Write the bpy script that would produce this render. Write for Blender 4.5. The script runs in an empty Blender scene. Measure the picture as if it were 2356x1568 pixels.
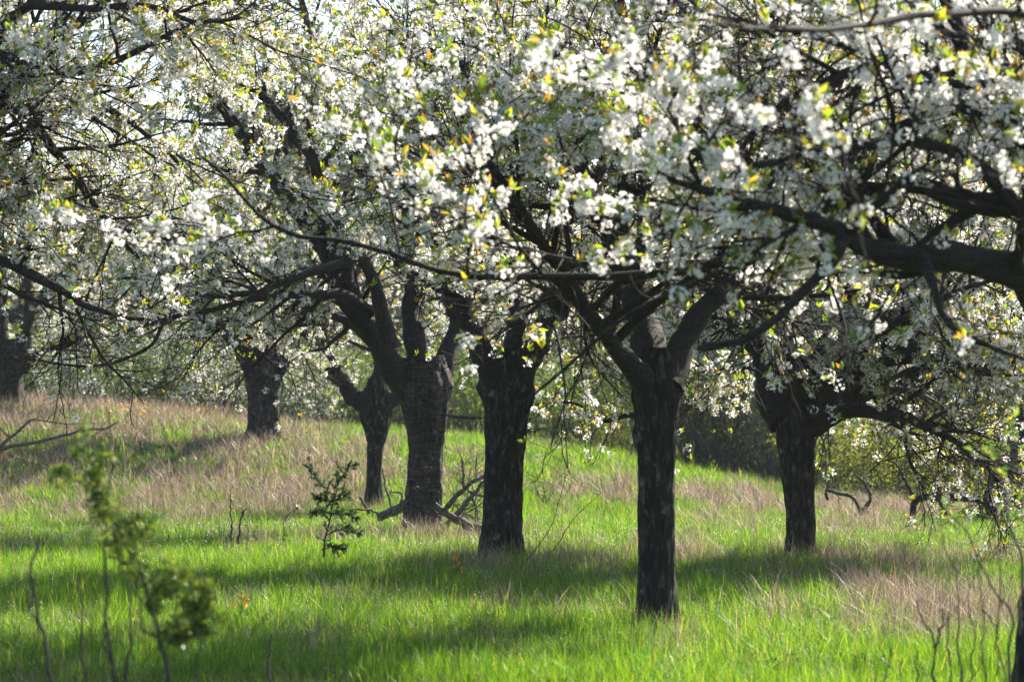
import bpy, math, random
import numpy as np
from mathutils import Vector, noise as mnoise

R = math.radians
rng = np.random.default_rng(11)
random.seed(11)
C = bpy.context.scene.collection
SC = bpy.context.scene

# ------------------------------------------------------------------ camera
F = 6544.0            # focal length in pixels of a 2356 x 1568 picture (100 mm on 36 mm)
PITCH = R(1.54)
CAMZ = 1.6
cam = bpy.data.cameras.new('camera'); camo = bpy.data.objects.new('camera', cam); C.objects.link(camo)
cam.lens = 100; cam.sensor_width = 36; cam.sensor_fit = 'HORIZONTAL'
cam.clip_start = 0.5; cam.clip_end = 3000
camo.location = (0, 0, CAMZ); camo.rotation_euler = (R(90) + PITCH, 0, 0)
cam.dof.use_dof = True; cam.dof.focus_distance = 31; cam.dof.aperture_fstop = 3.0
SC.camera = camo

# ------------------------------------------------------------------ light
SUN_EL, SUN_AZ = R(35), R(36)        # azimuth from +Y (view direction) towards +X
sd = Vector((math.sin(SUN_AZ)*math.cos(SUN_EL), math.cos(SUN_AZ)*math.cos(SUN_EL), math.sin(SUN_EL)))
sun = bpy.data.lights.new('sun', 'SUN'); suno = bpy.data.objects.new('sun', sun); C.objects.link(suno)
sun.energy = 5.0; sun.angle = R(0.5); sun.color = (1.0, 0.91, 0.77)
suno.rotation_euler = sd.to_track_quat('Z', 'Y').to_euler(); suno.location = (20, 40, 40)
W = bpy.data.worlds.new('World'); SC.world = W; W.use_nodes = True
wn = W.node_tree; bg = wn.nodes['Background']
sky = wn.nodes.new('ShaderNodeTexSky'); sky.sky_type = 'NISHITA'; sky.sun_disc = False
sky.sun_elevation = SUN_EL; sky.sun_rotation = SUN_AZ
sky.air_density = 1.0; sky.dust_density = 1.0
wn.links.new(sky.outputs[0], bg.inputs[0]); bg.inputs[1].default_value = 0.07
SC.view_settings.view_transform = 'Standard'; SC.view_settings.look = 'None'
SC.view_settings.exposure = 1.85; SC.view_settings.gamma = 1
SC.render.engine = 'CYCLES'
cy = SC.cycles
cy.use_adaptive_sampling = False; cy.max_bounces = 6; cy.diffuse_bounces = 4; cy.glossy_bounces = 2; cy.transmission_bounces = 4
cy.transparent_max_bounces = 4; cy.volume_bounces = 0; cy.use_denoising = True; cy.denoiser = 'OPENIMAGEDENOISE'; cy.denoising_prefilter = 'NONE'
cy.caustics_reflective = False; cy.caustics_refractive = False

# ------------------------------------------------------------------ helpers
def P(u, v, d):
    """picture point (2356 x 1568) at distance d along +Y -> world"""
    a = (u - 1178.0) / F; b = -(v - 784.0) / F
    y = math.cos(PITCH) - b*math.sin(PITCH); z = math.sin(PITCH) + b*math.cos(PITCH)
    return np.array((a/y*d, d, CAMZ + z/y*d))
def proj(p):
    x = p[:, 0]; y = p[:, 1]; z = p[:, 2] - CAMZ
    f = y*math.cos(PITCH) + z*math.sin(PITCH); h = z*math.cos(PITCH) - y*math.sin(PITCH)
    f = np.where(f > .3, f, .3)
    return 1178 + F*x/f, 784 - F*h/f
def sstep(a, b, x):
    t = np.clip((x - a)/(b - a), 0, 1); return t*t*(3 - 2*t)
_LX = np.array([-60, -12, -5, 2, 7, 12, 60]); _LZ = np.array([2.6, 2.1, 1.45, .95, .05, -.3, -.5])
_ph = np.random.default_rng(3).uniform(0, 6.28, (12, 2)); _fr = np.random.default_rng(4).normal(0, 1, (12, 2))
def wav(x, y, s, k=0):
    o = 0
    for i in range(6):
        o = o + np.sin((_fr[i+k, 0]*x + _fr[i+k, 1]*y)*s*(1 + .35*i) + _ph[i+k, 0])/(1 + .35*i)
    return o/2.2
def H(x, y):
    x = np.asarray(x, float); y = np.asarray(y, float)
    return sstep(46, 64, y)*np.interp(x, _LX, _LZ) - .19 + .045*wav(x, y, .55) + .02*wav(x, y, 2.2, 4) \
        + .3*sstep(110, 400, y)*8
def G(u, v):
    """ground point seen at picture point (u, v)"""
    d = 6.0
    while d < 140:
        p = P(u, v, d)
        if p[2] <= H(p[0], p[1]): return p
        d += .05
    return P(u, v, 140)
def vnorm(a):
    return a/np.maximum(np.linalg.norm(a, axis=-1, keepdims=True), 1e-9)
def resample(pts, n, it=1):
    p = np.asarray(pts, float)
    q = np.vstack([2*p[0]-p[1], p, 2*p[-1]-p[-2]]); out = []
    for i in range(1, len(q)-2):
        t = np.linspace(0, 1, 12, endpoint=False)[:, None]
        a, b, c, d = q[i-1], q[i], q[i+1], q[i+2]
        out.append(.5*(2*b + (c-a)*t + (2*a-5*b+4*c-d)*t**2 + (3*b-a-3*c+d)*t**3))
    out.append(p[-1][None]); o = np.vstack(out)
    s = np.r_[0, np.cumsum(np.linalg.norm(np.diff(o, axis=0), axis=1))]
    return np.stack([np.interp(np.linspace(0, s[-1], n), s, o[:, k]) for k in range(3)], 1)

class MB:
    """collects faces; build() links them as one mesh object"""
    def __init__(s): s.V = []; s.F = []; s.n = 0
    def add(s, V, faces, mi=0):
        V = np.asarray(V, np.float32).reshape(-1, 3)
        s.V.append(V)
        for f in (faces if isinstance(faces, list) else [faces]):
            s.F.append((np.asarray(f, np.int64) + s.n, mi))
        s.n += len(V)
    def tubes(s, Pn, Rn, sides, mi=0, lump=0, cap=True):
        """Pn [N,n,3] centre lines, Rn [N,n] radii"""
        Pn = np.asarray(Pn, float); Rn = np.asarray(Rn, float)
        if Pn.ndim == 2: Pn = Pn[None]; Rn = Rn[None]
        N, n, _ = Pn.shape
        if N == 0: return
        T = vnorm(np.gradient(Pn, axis=1))
        ref = np.where(np.abs(T.mean(1, keepdims=True)[..., 2:3]) > .8, np.array([1., 0, 0]), np.array([0, 0, 1.]))
        A = vnorm(np.cross(T, np.broadcast_to(ref, T.shape))); B = np.cross(T, A)
        th = np.arange(sides)/sides*2*np.pi
        rr = Rn[..., None]*np.ones(sides)
        if lump: rr = rr*(1 + lump*rng.normal(0, 1, rr.shape))
        V = Pn[:, :, None] + rr[..., None]*(np.cos(th)[None, None, :, None]*A[:, :, None] + np.sin(th)[None, None, :, None]*B[:, :, None])
        i = np.arange(n-1)[:, None]*sides; j = np.arange(sides)[None]; j2 = (j+1) % sides
        f = np.stack([i+j, i+j2, i+j2+sides, i+j+sides], -1).reshape(-1, 4)
        f = (f[None] + (np.arange(N)*n*sides)[:, None, None]).reshape(-1, 4)
        fl = [f]
        if cap and sides > 4:
            c = np.arange((n-1)*sides, n*sides)
            fl.append(c[None] + (np.arange(N)*n*sides)[:, None])
        s.add(V.reshape(-1, 3), fl, mi)
    def build(s, name, mats, parent=None, smooth=True):
        me = bpy.data.meshes.new(name)
        V = np.concatenate(s.V) if s.V else np.zeros((0, 3), np.float32)
        me.vertices.add(len(V)); me.vertices.foreach_set('co', V.ravel())
        tot = np.concatenate([np.full(len(f), f.shape[1]) for f, _ in s.F]) if s.F else np.zeros(0, int)
        idx = np.concatenate([f.ravel() for f, _ in s.F]) if s.F else np.zeros(0, int)
        mi = np.concatenate([np.full(len(f), m) for f, m in s.F]) if s.F else np.zeros(0, int)
        me.loops.add(len(idx)); me.loops.foreach_set('vertex_index', idx.astype(np.int32))
        me.polygons.add(len(tot))
        me.polygons.foreach_set('loop_start', np.r_[0, np.cumsum(tot)[:-1]].astype(np.int32))
        if mi.any(): me.polygons.foreach_set('material_index', mi.astype(np.int32))
        if smooth: me.polygons.foreach_set('use_smooth', np.ones(len(tot), bool))
        for m in (mats if isinstance(mats, (list, tuple)) else [mats]): me.materials.append(m)
        me.update(calc_edges=True)
        o = bpy.data.objects.new(name, me); C.objects.link(o)
        if parent: o.parent = parent
        return o
def tag(o, label=None, cat=None, group=None, kind=None):
    for k, v in (('label', label), ('category', cat), ('group', group), ('kind', kind)):
        if v: o[k] = v
    return o
def empty(name, loc, label, cat, group=None):
    o = bpy.data.objects.new(name, None); C.objects.link(o); o.location = loc
    o.empty_display_size = .2
    return tag(o, label, cat, group)
def copy_tree(o, parent=None):
    c = o.copy(); C.objects.link(c)
    if parent: c.parent = parent
    for ch in list(o.children): copy_tree(ch, c)
    return c

# ------------------------------------------------------------------ materials
def mat(name):
    m = bpy.data.materials.new(name); m.use_nodes = True
    nt = m.node_tree; nt.nodes.clear()
    out = nt.nodes.new('ShaderNodeOutputMaterial')
    return m, nt, out
def ramp(nt, stops, src=None):
    r = nt.nodes.new('ShaderNodeValToRGB'); e = r.color_ramp.elements
    while len(e) < len(stops): e.new(.5)
    for el, (p, c) in zip(e, stops): el.position = p; el.color = (*c, 1)
    if src: nt.links.new(src, r.inputs[0])
    return r
def leafy(name, stops, trans_tint, tmix, gloss=0.0, rough=.4):
    """thin leaf or petal: diffuse + translucent (+ a thin sheen), colour varies from piece to piece"""
    m, nt, out = mat(name); N = nt.nodes.new; L = nt.links.new
    g = N('ShaderNodeNewGeometry'); r = ramp(nt, stops, g.outputs['Random Per Island'])
    d = N('ShaderNodeBsdfDiffuse'); L(r.outputs[0], d.inputs[0])
    t = N('ShaderNodeBsdfTranslucent'); mx = N('ShaderNodeMix'); mx.data_type = 'RGBA'; mx.blend_type = 'MULTIPLY'
    mx.inputs[0].default_value = 1; L(r.outputs[0], mx.inputs[6]); mx.inputs[7].default_value = (*trans_tint, 1)
    L(mx.outputs[2], t.inputs[0])
    s = N('ShaderNodeMixShader'); s.inputs[0].default_value = tmix; L(d.outputs[0], s.inputs[1]); L(t.outputs[0], s.inputs[2])
    if gloss:
        gl = N('ShaderNodeBsdfGlossy'); gl.inputs[1].default_value = rough; gl.inputs[0].default_value = (1, 1, 1, 1)
        s2 = N('ShaderNodeMixShader'); s2.inputs[0].default_value = gloss
        L(s.outputs[0], s2.inputs[1]); L(gl.outputs[0], s2.inputs[2]); s = s2
    L(s.outputs[0], out.inputs[0]); return m
def bark(name, dark, mid, light, band=0.0, scale=1.0, bump=.9, lich=.62):
    m, nt, out = mat(name); N = nt.nodes.new; L = nt.links.new
    tc = N('ShaderNodeTexCoord')
    def mp(sx, sy, sz):
        q = N('ShaderNodeMapping'); q.inputs['Scale'].default_value = (sx*scale, sy*scale, sz*scale)
        L(tc.outputs['Object'], q.inputs[0]); return q
    def nz(q, sc, det=6, rough=.65):
        t = N('ShaderNodeTexNoise'); t.inputs['Scale'].default_value = sc; t.inputs['Detail'].default_value = det
        t.inputs['Roughness'].default_value = rough; L(q.outputs[0], t.inputs[0]); return t
    crack = nz(mp(11, 11, 3.0), 2.0, 8, .7); fine = nz(mp(1, 1, 1), 30, 4); patch = nz(mp(1, 1, .8), 5.5, 5)
    bandn = nz(mp(2.2, 2.2, 17), 2.0, 5, .75)
    r = ramp(nt, [(.38, dark), (.54, mid), (.72, light)], crack.outputs[0])
    lr = ramp(nt, [(lich, (0, 0, 0)), (lich+.1, (1, 1, 1))], patch.outputs[0])
    mx = N('ShaderNodeMix'); mx.data_type = 'RGBA'; L(lr.outputs[0], mx.inputs[0]); L(r.outputs[0], mx.inputs[6])
    mx.inputs[7].default_value = (.15, .15, .135, 1)
    br = ramp(nt, [(.45, (0, 0, 0)), (.62, (1, 1, 1))], bandn.outputs[0])
    m2 = N('ShaderNodeMix'); m2.data_type = 'RGBA'
    mu = N('ShaderNodeMath'); mu.operation = 'MULTIPLY'; mu.inputs[1].default_value = band; L(br.outputs[0], mu.inputs[0])
    L(mu.outputs[0], m2.inputs[0]); L(mx.outputs[2], m2.inputs[6]); m2.inputs[7].default_value = (.2, .18, .16, 1)
    b = N('ShaderNodeBsdfPrincipled'); b.inputs['Roughness'].default_value = .85
    b.inputs['Specular IOR Level'].default_value = .25
    L(m2.outputs[2], b.inputs['Base Color'])
    ad = N('ShaderNodeMath'); ad.operation = 'MULTIPLY_ADD'; ad.inputs[1].default_value = .35
    L(fine.outputs[0], ad.inputs[0]); L(crack.outputs[0], ad.inputs[2])
    a2 = N('ShaderNodeMath'); a2.operation = 'MULTIPLY_ADD'; a2.inputs[1].default_value = .5*band
    L(bandn.outputs[0], a2.inputs[0]); L(ad.outputs[0], a2.inputs[2])
    bp = N('ShaderNodeBump'); bp.inputs['Strength'].default_value = bump; bp.inputs['Distance'].default_value = .05
    L(a2.outputs[0], bp.inputs['Height']); L(bp.outputs[0], b.inputs['Normal'])
    L(b.outputs[0], out.inputs[0]); return m

M_BARK = bark('bark_cherry', (.005, .0042, .0035), (.022, .019, .0155), (.15, .135, .115), lich=.6)
M_BARKB = bark('bark_cherry_banded', (.005, .0045, .004), (.022, .019, .0165), (.13, .12, .108), band=.25, lich=.62)
M_LIMB = bark('bark_limb', (.007, .006, .005), (.016, .014, .0115), (.05, .044, .037), band=.15, scale=2, bump=.6, lich=.7)
M_TWIG = bark('bark_twig', (.009, .0075, .006), (.018, .015, .011), (.04, .033, .024), scale=4, bump=.3, lich=.75)
M_DEAD = bark('dead_wood', (.05, .04, .033), (.14, .12, .105), (.27, .245, .225), scale=2, bump=.7, lich=.75)
M_STEM = bark('bark_shrub', (.03, .026, .024), (.06, .052, .048), (.1, .09, .08), scale=4, bump=.3)
M_PETAL = leafy('petal', [(0, (.84, .83, .83)), (.6, (.91, .91, .91)), (1, (.93, .92, .92))], (1, .98, .94), .5)
M_PETALF = leafy('petal_small', [(0, (.76, .75, .73)), (1, (.88, .88, .86))], (1, .98, .94), .5)
M_LEAF = leafy('young_leaf', [(0, (.09, .20, .03)), (.5, (.22, .32, .04)), (.85, (.40, .36, .06)), (1, (.38, .19, .06))],
               (1.5, 1.3, .55), .55, .04, .35)
M_LEAFG = leafy('shrub_leaf', [(0, (.06, .13, .035)), (.6, (.13, .22, .05)), (1, (.24, .30, .06))], (1.4, 1.35, .7), .5, .03)
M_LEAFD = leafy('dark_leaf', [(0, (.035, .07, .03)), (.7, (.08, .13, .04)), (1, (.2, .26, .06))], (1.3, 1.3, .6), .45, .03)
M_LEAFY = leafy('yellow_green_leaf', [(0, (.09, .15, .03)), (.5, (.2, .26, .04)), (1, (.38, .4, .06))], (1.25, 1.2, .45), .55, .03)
M_LEAFS = leafy('shrub_shoot_leaf', [(0, (.05, .11, .022)), (.6, (.12, .19, .032)), (1, (.26, .30, .05))], (1.25, 1.25, .6), .38, .03)
M_LEAFO = leafy('orange_leaf', [(0, (.38, .22, .05)), (.5, (.42, .32, .07)), (1, (.45, .18, .06))], (1.2, 1.1, .7), .5, .03)
M_NEEDLE = leafy('juniper_needle', [(0, (.03, .07, .035)), (1, (.09, .15, .06))], (1.2, 1.2, .7), .4, .03)
M_GRASS = leafy('grass_blade', [(0, (.025, .085, .012)), (.45, (.06, .165, .018)), (.93, (.14, .26, .03)), (1, (.3, .3, .12))],
                (1.9, 1.6, .5), .58, .012, .35)
M_DRY = leafy('dry_grass_blade', [(0, (.06, .05, .046)), (.55, (.185, .145, .125)), (1, (.5, .41, .32))], (1.1, 1, .85), .45, .03)
def ground_mat():
    m, nt, out = mat('meadow_soil'); N = nt.nodes.new; L = nt.links.new
    tc = N('ShaderNodeTexCoord'); t = N('ShaderNodeTexNoise'); t.inputs['Scale'].default_value = .8; t.inputs['Detail'].default_value = 8
    L(tc.outputs['Object'], t.inputs[0])
    r = ramp(nt, [(.35, (.045, .075, .02)), (.55, (.08, .10, .03)), (.7, (.13, .10, .06))], t.outputs[0])
    b = N('ShaderNodeBsdfDiffuse'); L(r.outputs[0], b.inputs[0])
    f = N('ShaderNodeTexNoise'); f.inputs['Scale'].default_value = 25; f.inputs['Detail'].default_value = 6; L(tc.outputs['Object'], f.inputs[0])
    bp = N('ShaderNodeBump'); bp.inputs['Strength'].default_value = .8; bp.inputs['Distance'].default_value = .08
    L(f.outputs[0], bp.inputs['Height']); L(bp.outputs[0], b.inputs['Normal'])
    L(b.outputs[0], out.inputs[0]); return m
M_GROUND = ground_mat()

# ------------------------------------------------------------------ ground
gx = np.r_[-900, -500, -300, -180, -120, -80, -60, np.arange(-45, 45.1, .5), 60, 80, 120, 180, 300, 500, 900]
gy = np.r_[-60, -30, -10, 0, np.arange(4, 90.1, .5), np.arange(92, 130, 3), 150, 200, 300, 450, 700, 1100, 1600]
X, Y = np.meshgrid(gx, gy); Z = H(X, Y)
mb = MB(); nx, ny = len(gx), len(gy)
i = np.arange(ny-1)[:, None]*nx + np.arange(nx-1)[None]
mb.add(np.stack([X, Y, Z], -1).reshape(-1, 3), np.stack([i, i+1, i+1+nx, i+nx], -1).reshape(-1, 4))
tag(mb.build('ground', M_GROUND), kind='structure')

# ------------------------------------------------------------------ growth
def sprout(Pp, Rp, per, t0, t1, L0, L1, n, a0, a1, up, wob, rfac, rmax, rend, taper=.5, gain=1.0):
    """children along parent branches Pp [N,m,3]"""
    N, m, _ = Pp.shape
    if N == 0: return np.zeros((0, n, 3)), np.zeros((0, n))
    k = N*per; par = np.repeat(np.arange(N), per)
    t = (np.tile((np.arange(per)+.5)/per, N) + rng.uniform(-.5, .5, k)/per)
    t = np.clip(t0 + (t1-t0)*t, 0, 1)
    f = t*(m-1); i0 = np.minimum(f.astype(int), m-2); w = (f-i0)[:, None]
    base = Pp[par, i0]*(1-w) + Pp[par, i0+1]*w
    rb = Rp[par, i0]*(1-w[:, 0]) + Rp[par, i0+1]*w[:, 0]
    T = vnorm(Pp[par, i0+1]-Pp[par, i0])
    q = rng.normal(0, 1, (k, 3)); q -= (q*T).sum(1, keepdims=True)*T; q = vnorm(q)
    a = rng.uniform(a0, a1, k)[:, None]
    D = vnorm(np.cos(a)*T + np.sin(a)*q)
    Ln = rng.uniform(L0, L1, k)*(1 - taper*t)
    st = (Ln/(n-1))[:, None]
    out = np.zeros((k, n, 3)); out[:, 0] = base
    for j in range(1, n):
        D = vnorm(D + np.array([0, 0, up])/(n-1) + wob*rng.normal(0, 1, (k, 3))/math.sqrt(n-1))
        out[:, j] = out[:, j-1] + D*st
    r0 = np.minimum(rb*rfac, rmax)[:, None]
    rr = r0 + (np.minimum(rend, r0) - r0)*np.linspace(0, 1, n)[None]**.8
    return out, rr

def in_view(p, m=260):
    u, v = proj(p)
    return (u > -m) & (u < 2356+m) & (v > -m) & (v < 1568+m) & (p[:, 1] > 2)

def flowers(mb, pos, nrm, size, lod, mi=0):
    k = len(pos)
    if k == 0: return
    q = rng.normal(0, 1, (k, 3)); q -= (q*nrm).sum(1, keepdims=True)*nrm; T = vnorm(q); B = np.cross(nrm, T)
    s = (size*rng.uniform(.75, 1.15, k))[:, None]
    def put(a, b, c): return pos + s*(a*T + b*B + c*nrm)
    if lod == 2:
        th = np.arange(5)/5*2*np.pi
        V = np.stack([put(math.cos(x)*.95, math.sin(x)*.95, 0) for x in th], 1)
        mb.add(V.reshape(-1, 3), np.arange(k*5).reshape(k, 5), mi); return
    cup = rng.uniform(.15, .7, (k, 1))
    vs = [put(0, 0, 0)]
    if lod == 1:
        for j in range(5):
            a = j/5*2*np.pi; b = (j+.5)/5*2*np.pi
            vs.append(put(math.cos(a), math.sin(a), cup)); vs.append(put(.5*math.cos(b), .5*math.sin(b), .2*cup))
        f = np.array([[0, 1+2*((j-1) % 5)+1, 1+2*j, 1+2*j+1] for j in range(5)]); nv = 11
    else:
        for j in range(5):
            a = j/5*2*np.pi
            for (rr, da, c) in ((.62, -.56, .5), (1.0, -.25, 1.0), (1.0, .25, 1.0), (.62, .56, .5)):
                vs.append(put(rr*math.cos(a+da), rr*math.sin(a+da), c*cup))
        f = np.array([[0]+[1+4*j+m for m in range(4)] for j in range(5)]); nv = 21
    V = np.stack(vs, 1)
    mb.add(V.reshape(-1, 3), (f[None] + (np.arange(k)*nv)[:, None, None]).reshape(-1, f.shape[1]), mi)

def leaf_tufts(mb, pos, dirs, per, l0, l1, wr=.42, spread=.8, mi=0, droop=0.):
    """folded pointed leaves: two quads each"""
    k = len(pos)*per
    if k == 0: return
    p = np.repeat(pos, per, 0); d = vnorm(np.repeat(dirs, per, 0) + spread*rng.normal(0, 1, (k, 3)) - np.array([0, 0, droop]))
    q = rng.normal(0, 1, (k, 3)); q -= (q*d).sum(1, keepdims=True)*d; S = vnorm(q); Nn = np.cross(d, S)
    L = rng.uniform(l0, l1, k)[:, None]; Wd = L*wr
    bend = rng.uniform(-.1, .3, (k, 1))*L
    a = p; m1 = p + d*L*.5 ; tip = p + d*L - Nn*bend
    l = m1 + S*Wd*.5 + Nn*Wd*.2; r = m1 - S*Wd*.5 + Nn*Wd*.2
    V = np.stack([a, l, tip, r], 1)
    f = np.array([[0, 1, 2], [0, 2, 3]])
    mb.add(V.reshape(-1, 3), (f[None] + (np.arange(k)*4)[:, None, None]).reshape(-1, 3), mi)

def pts_on(Pn, cnt, t0=.25, t1=1.0):
    """cnt random points on each branch, with tangent"""
    N, m, _ = Pn.shape; k = N*cnt; par = np.repeat(np.arange(N), cnt)
    t = t0 + (t1-t0)*rng.uniform(0, 1, k); f = t*(m-1); i0 = np.minimum(f.astype(int), m-2); w = (f-i0)[:, None]
    return Pn[par, i0]*(1-w) + Pn[par, i0+1]*w, vnorm(Pn[par, i0+1]-Pn[par, i0])

def trunk_into(mb, pts, rad, seed, sides=72, rings=120, rough=.05, flare=.25, burls=(), flutes=7):
    Pn = resample(pts, rings)
    s = np.linspace(0, 1, rings); r = np.interp(s, np.linspace(0, 1, len(rad)), rad)
    length = np.linalg.norm(np.diff(Pn, axis=0), axis=1).sum()
    T = vnorm(np.gradient(Pn, axis=0)); A = vnorm(np.cross(T, np.array([0, 1., 0]))); B = np.cross(T, A)
    th = np.arange(sides)/sides*2*np.pi
    V = np.zeros((rings, sides, 3))
    for i in range(rings):
        z = s[i]*length
        for j in range(sides):
            c, sn = math.cos(th[j]), math.sin(th[j])
            n1 = mnoise.noise(Vector((c*1.3+seed*7, sn*1.3, z*.9)))
            n2 = mnoise.noise(Vector((c*4+seed*3, sn*4, z*2.4)))
            n3 = mnoise.noise(Vector((c*9, sn*9+seed, z*5)))
            fl = math.sin(flutes*th[j] + 2.2*n1 + seed)
            n4 = abs(mnoise.noise(Vector((c*5.5+seed, sn*5.5, z*1.6+seed))))
            n5 = mnoise.noise(Vector((c*16, sn*16+seed, z*9)))
            k = 1 + rough*(2.6*n1 + 1.6*n2 + .9*n3 + .8*n5 - 2.2*(max(0, .22-n4)*3)**1.5) + .022*fl
            k += flare*math.exp(-z/.28)*(1+.9*math.sin(5*th[j]+seed*2))
            for (bt, ba, bw, bh) in burls:
                da = (th[j]-ba+math.pi) % (2*math.pi) - math.pi
                k += bh*math.exp(-((s[i]-bt)/bw)**2 - (da/.55)**2)
            V[i, j] = Pn[i] + r[i]*k*(c*A[i] + sn*B[i])
    i = np.arange(rings-1)[:, None]*sides; j = np.arange(sides)[None]; j2 = (j+1) % sides
    mb.add(V.reshape(-1, 3), [np.stack([i+j, i+j2, i+j2+sides, i+j+sides], -1).reshape(-1, 4),
                              np.arange((rings-1)*sides, rings*sides)[None]])

def gnarl(Pn, amp):
    n = len(Pn); s = np.linspace(0, 1, n)[:, None]
    off = np.zeros((n, 3))
    for k in (2.3, 4.7, 8.1):
        off += amp/k**.6*np.sin(2*np.pi*k*s*rng.uniform(.8, 1.2) + rng.uniform(0, 6.28, 3))
    off *= np.minimum(1, s*5)
    return Pn + off

def cherry(name, label, base, trunk, trad, limbs, group='cherry trees of the orchard', crown=1.0, lod=1, density=1.0,
           fsize=.0165, bmat=None, burls=(), seed=1, zlow=2.2, zhi=3.3, boughs=16, bl=(1.2, 2.5), flare=.4, rough=.055,
           inner=.1, branch_per=9, twig_per=6, axis_r=2.2, sides=72, leafden=1.0, droop=.1, ground=None, nfl=17):
    """limbs: list of (pts, r0, r1, nboughs factor)"""
    base = np.asarray(base, float); ax = base.copy()
    gz = float(base[2]) if ground is None else ground
    t = empty(name, tuple(base), label, 'tree', group)
    def kid(m, nm, mt, smooth=True):
        for a in m.V: a -= base.astype(np.float32)
        return m.build(nm, mt, t, smooth)
    trad = [r*.9 for r in trad]
    mb = MB(); trunk_into(mb, trunk, trad, seed, burls=burls, flare=flare, rough=rough, sides=sides)
    kid(mb, 'trunk', bmat or M_BARK)
    LP, LR = [], []
    for pts, r0, r1, nb in limbs:
        q = gnarl(resample(pts, 40), r0*.22); s = np.linspace(0, 1, 40)
        rr = (r1 + (r0-r1)*(1-s)**1.1)*(1+.5*np.exp(-s*8)); rr[-1] *= .3
        m = MB(); m.tubes(q, rr*(1+.07*rng.normal(0, 1, 40)), 14, lump=.035)
        kid(m, 'limb', M_LIMB); LP.append((q, rr, nb))
    B1, R1 = [], []
    for q, rr, nb in LP:
        k = int(round(boughs*nb)) if nb > .4 else 0
        if not k: continue
        a, b = sprout(q[None], rr[None], k, .22, .98, bl[0]*crown, bl[1]*crown, 9, .5, 1.25, .28, .33, .62, .05, .006, .35)
        B1.append(a); R1.append(b)
    B1 = np.concatenate(B1); R1 = np.concatenate(R1)
    Lq = np.stack([q for q, _, _ in LP]); Lr = np.stack([r for _, r, _ in LP])
    B2, R2 = sprout(B1, R1, branch_per, .12, .98, .45*crown**.5, 1.15*crown**.5, 7, .4, 1.2, -droop, .36, .6, .011, .0045, .35)
    for q, rr, nb in LP:
        k = int(branch_per*1.4*min(1, nb) + .5)
        if k:
            a, b = sprout(q[None], rr[None], k, .3, 1.0, .4, 1.1, 7, .5, 1.4, -droop*.5, .36, .3, .012, .0035, .2)
            B2 = np.concatenate([B2, a]); R2 = np.concatenate([R2, b])
    B3, R3 = sprout(B2, R2, twig_per, .15, 1.0, .12, .42, 4, .4, 1.2, .05, .35, .6, .005, .003, .3)
    # twigs only where they can be told apart from the air round the trunk
    m = MB(); m.tubes(B1, R1, 6); m.tubes(B2, R2, 4, cap=False)
    vis = in_view(B3[:, 0], 350); m.tubes(B3[vis], R3[vis], 3, cap=False)
    kid(m, 'branches', M_TWIG)
    # blossom clusters
    load = rng.uniform(0, 1, len(B2)) < .55
    ld3 = rng.uniform(0, 1, len(B3)) < .6
    c1, d1 = pts_on(B3[ld3], 2, .4, 1.0); c2, d2 = pts_on(B2[load], 10, .25, 1.0); c3, d3 = pts_on(B1, 8, .5, 1.0)
    cc = np.concatenate([c1, c2, c3]); dd = np.concatenate([d1, d2, d3])
    rad = np.hypot(cc[:, 0]-ax[0], cc[:, 1]-ax[1]); hz = cc[:, 2]-gz
    pr = (inner + (1-inner)*sstep(.3*axis_r, axis_r, rad + .6*np.maximum(0, hz-zhi)))*(.12 + .88*sstep(zlow, zhi, hz))*density
    clump = .6 + wav(cc[:, 0]*2.2+cc[:, 2]*2.6, cc[:, 1]*2.2-cc[:, 2]*2.0, 1.0, 2)
    keep = rng.uniform(0, 1, len(cc)) < pr*np.clip(clump, .1, 1.3)
    cc, dd = cc[keep], dd[keep]
    v = in_view(cc); far = rng.uniform(0, 1, len(cc)) < .3
    m = MB()
    for sel, nf, sz, ld in ((v, nfl, fsize, lod), (~v & far, 5, fsize*2.3, 2)):
        p = np.repeat(cc[sel], nf, 0); k = len(p)
        if not k: continue
        n = vnorm(rng.normal(0, 1, (k, 3)) + np.array([0, -.0, .1]))
        cr = np.repeat(rng.uniform(.6, 1.25, int(sel.sum())), nf)[:, None]
        rr = (.026 + .026*rng.uniform(0, 1, (k, 1)))*(sz/.0165)**.7*cr
        flowers(m, p + n*rr + rng.normal(0, .006, (k, 3)), vnorm(n + .38*rng.normal(0, 1, (k, 3))), np.full(k, sz), ld)
    print(name, label[:40], 'clusters', int(v.sum()), len(cc))
    kid(m, 'blossom', M_PETAL if lod < 2 else M_PETALF, False)
    # young leaves
    sel = rng.uniform(0, 1, len(cc)) < .75*leafden
    tips = np.concatenate([cc[sel & v], B3[vis][rng.uniform(0, 1, vis.sum()) < .07*leafden][:, -1]])
    td = np.concatenate([dd[sel & v], np.tile(np.array([[0, 0, .6]]), (len(tips)-int((sel & v).sum()), 1))])
    m = MB(); s = fsize/.0165
    leaf_tufts(m, tips + np.array([0, 0, .03]) + .015*rng.normal(0, 1, tips.shape), td + np.array([0, 0, .7]), 4 if lod < 2 else 2, .045*s, .09*s, .42, .6)
    kid(m, 'leaves', M_LEAF, False)
    return t

def limb(px, d0, d1, r0, r1, nb=1.0, ds=None):
    n = len(px); ds = ds or list(np.linspace(d0, d1, n))
    return ([P(u, v, d) for (u, v), d in zip(px, ds)], r0, r1, nb)
def on_ground(u, d, dz=-.06):
    x = (u-1178)/F*d; return np.array((x, d, float(H(x, d))+dz))

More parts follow.
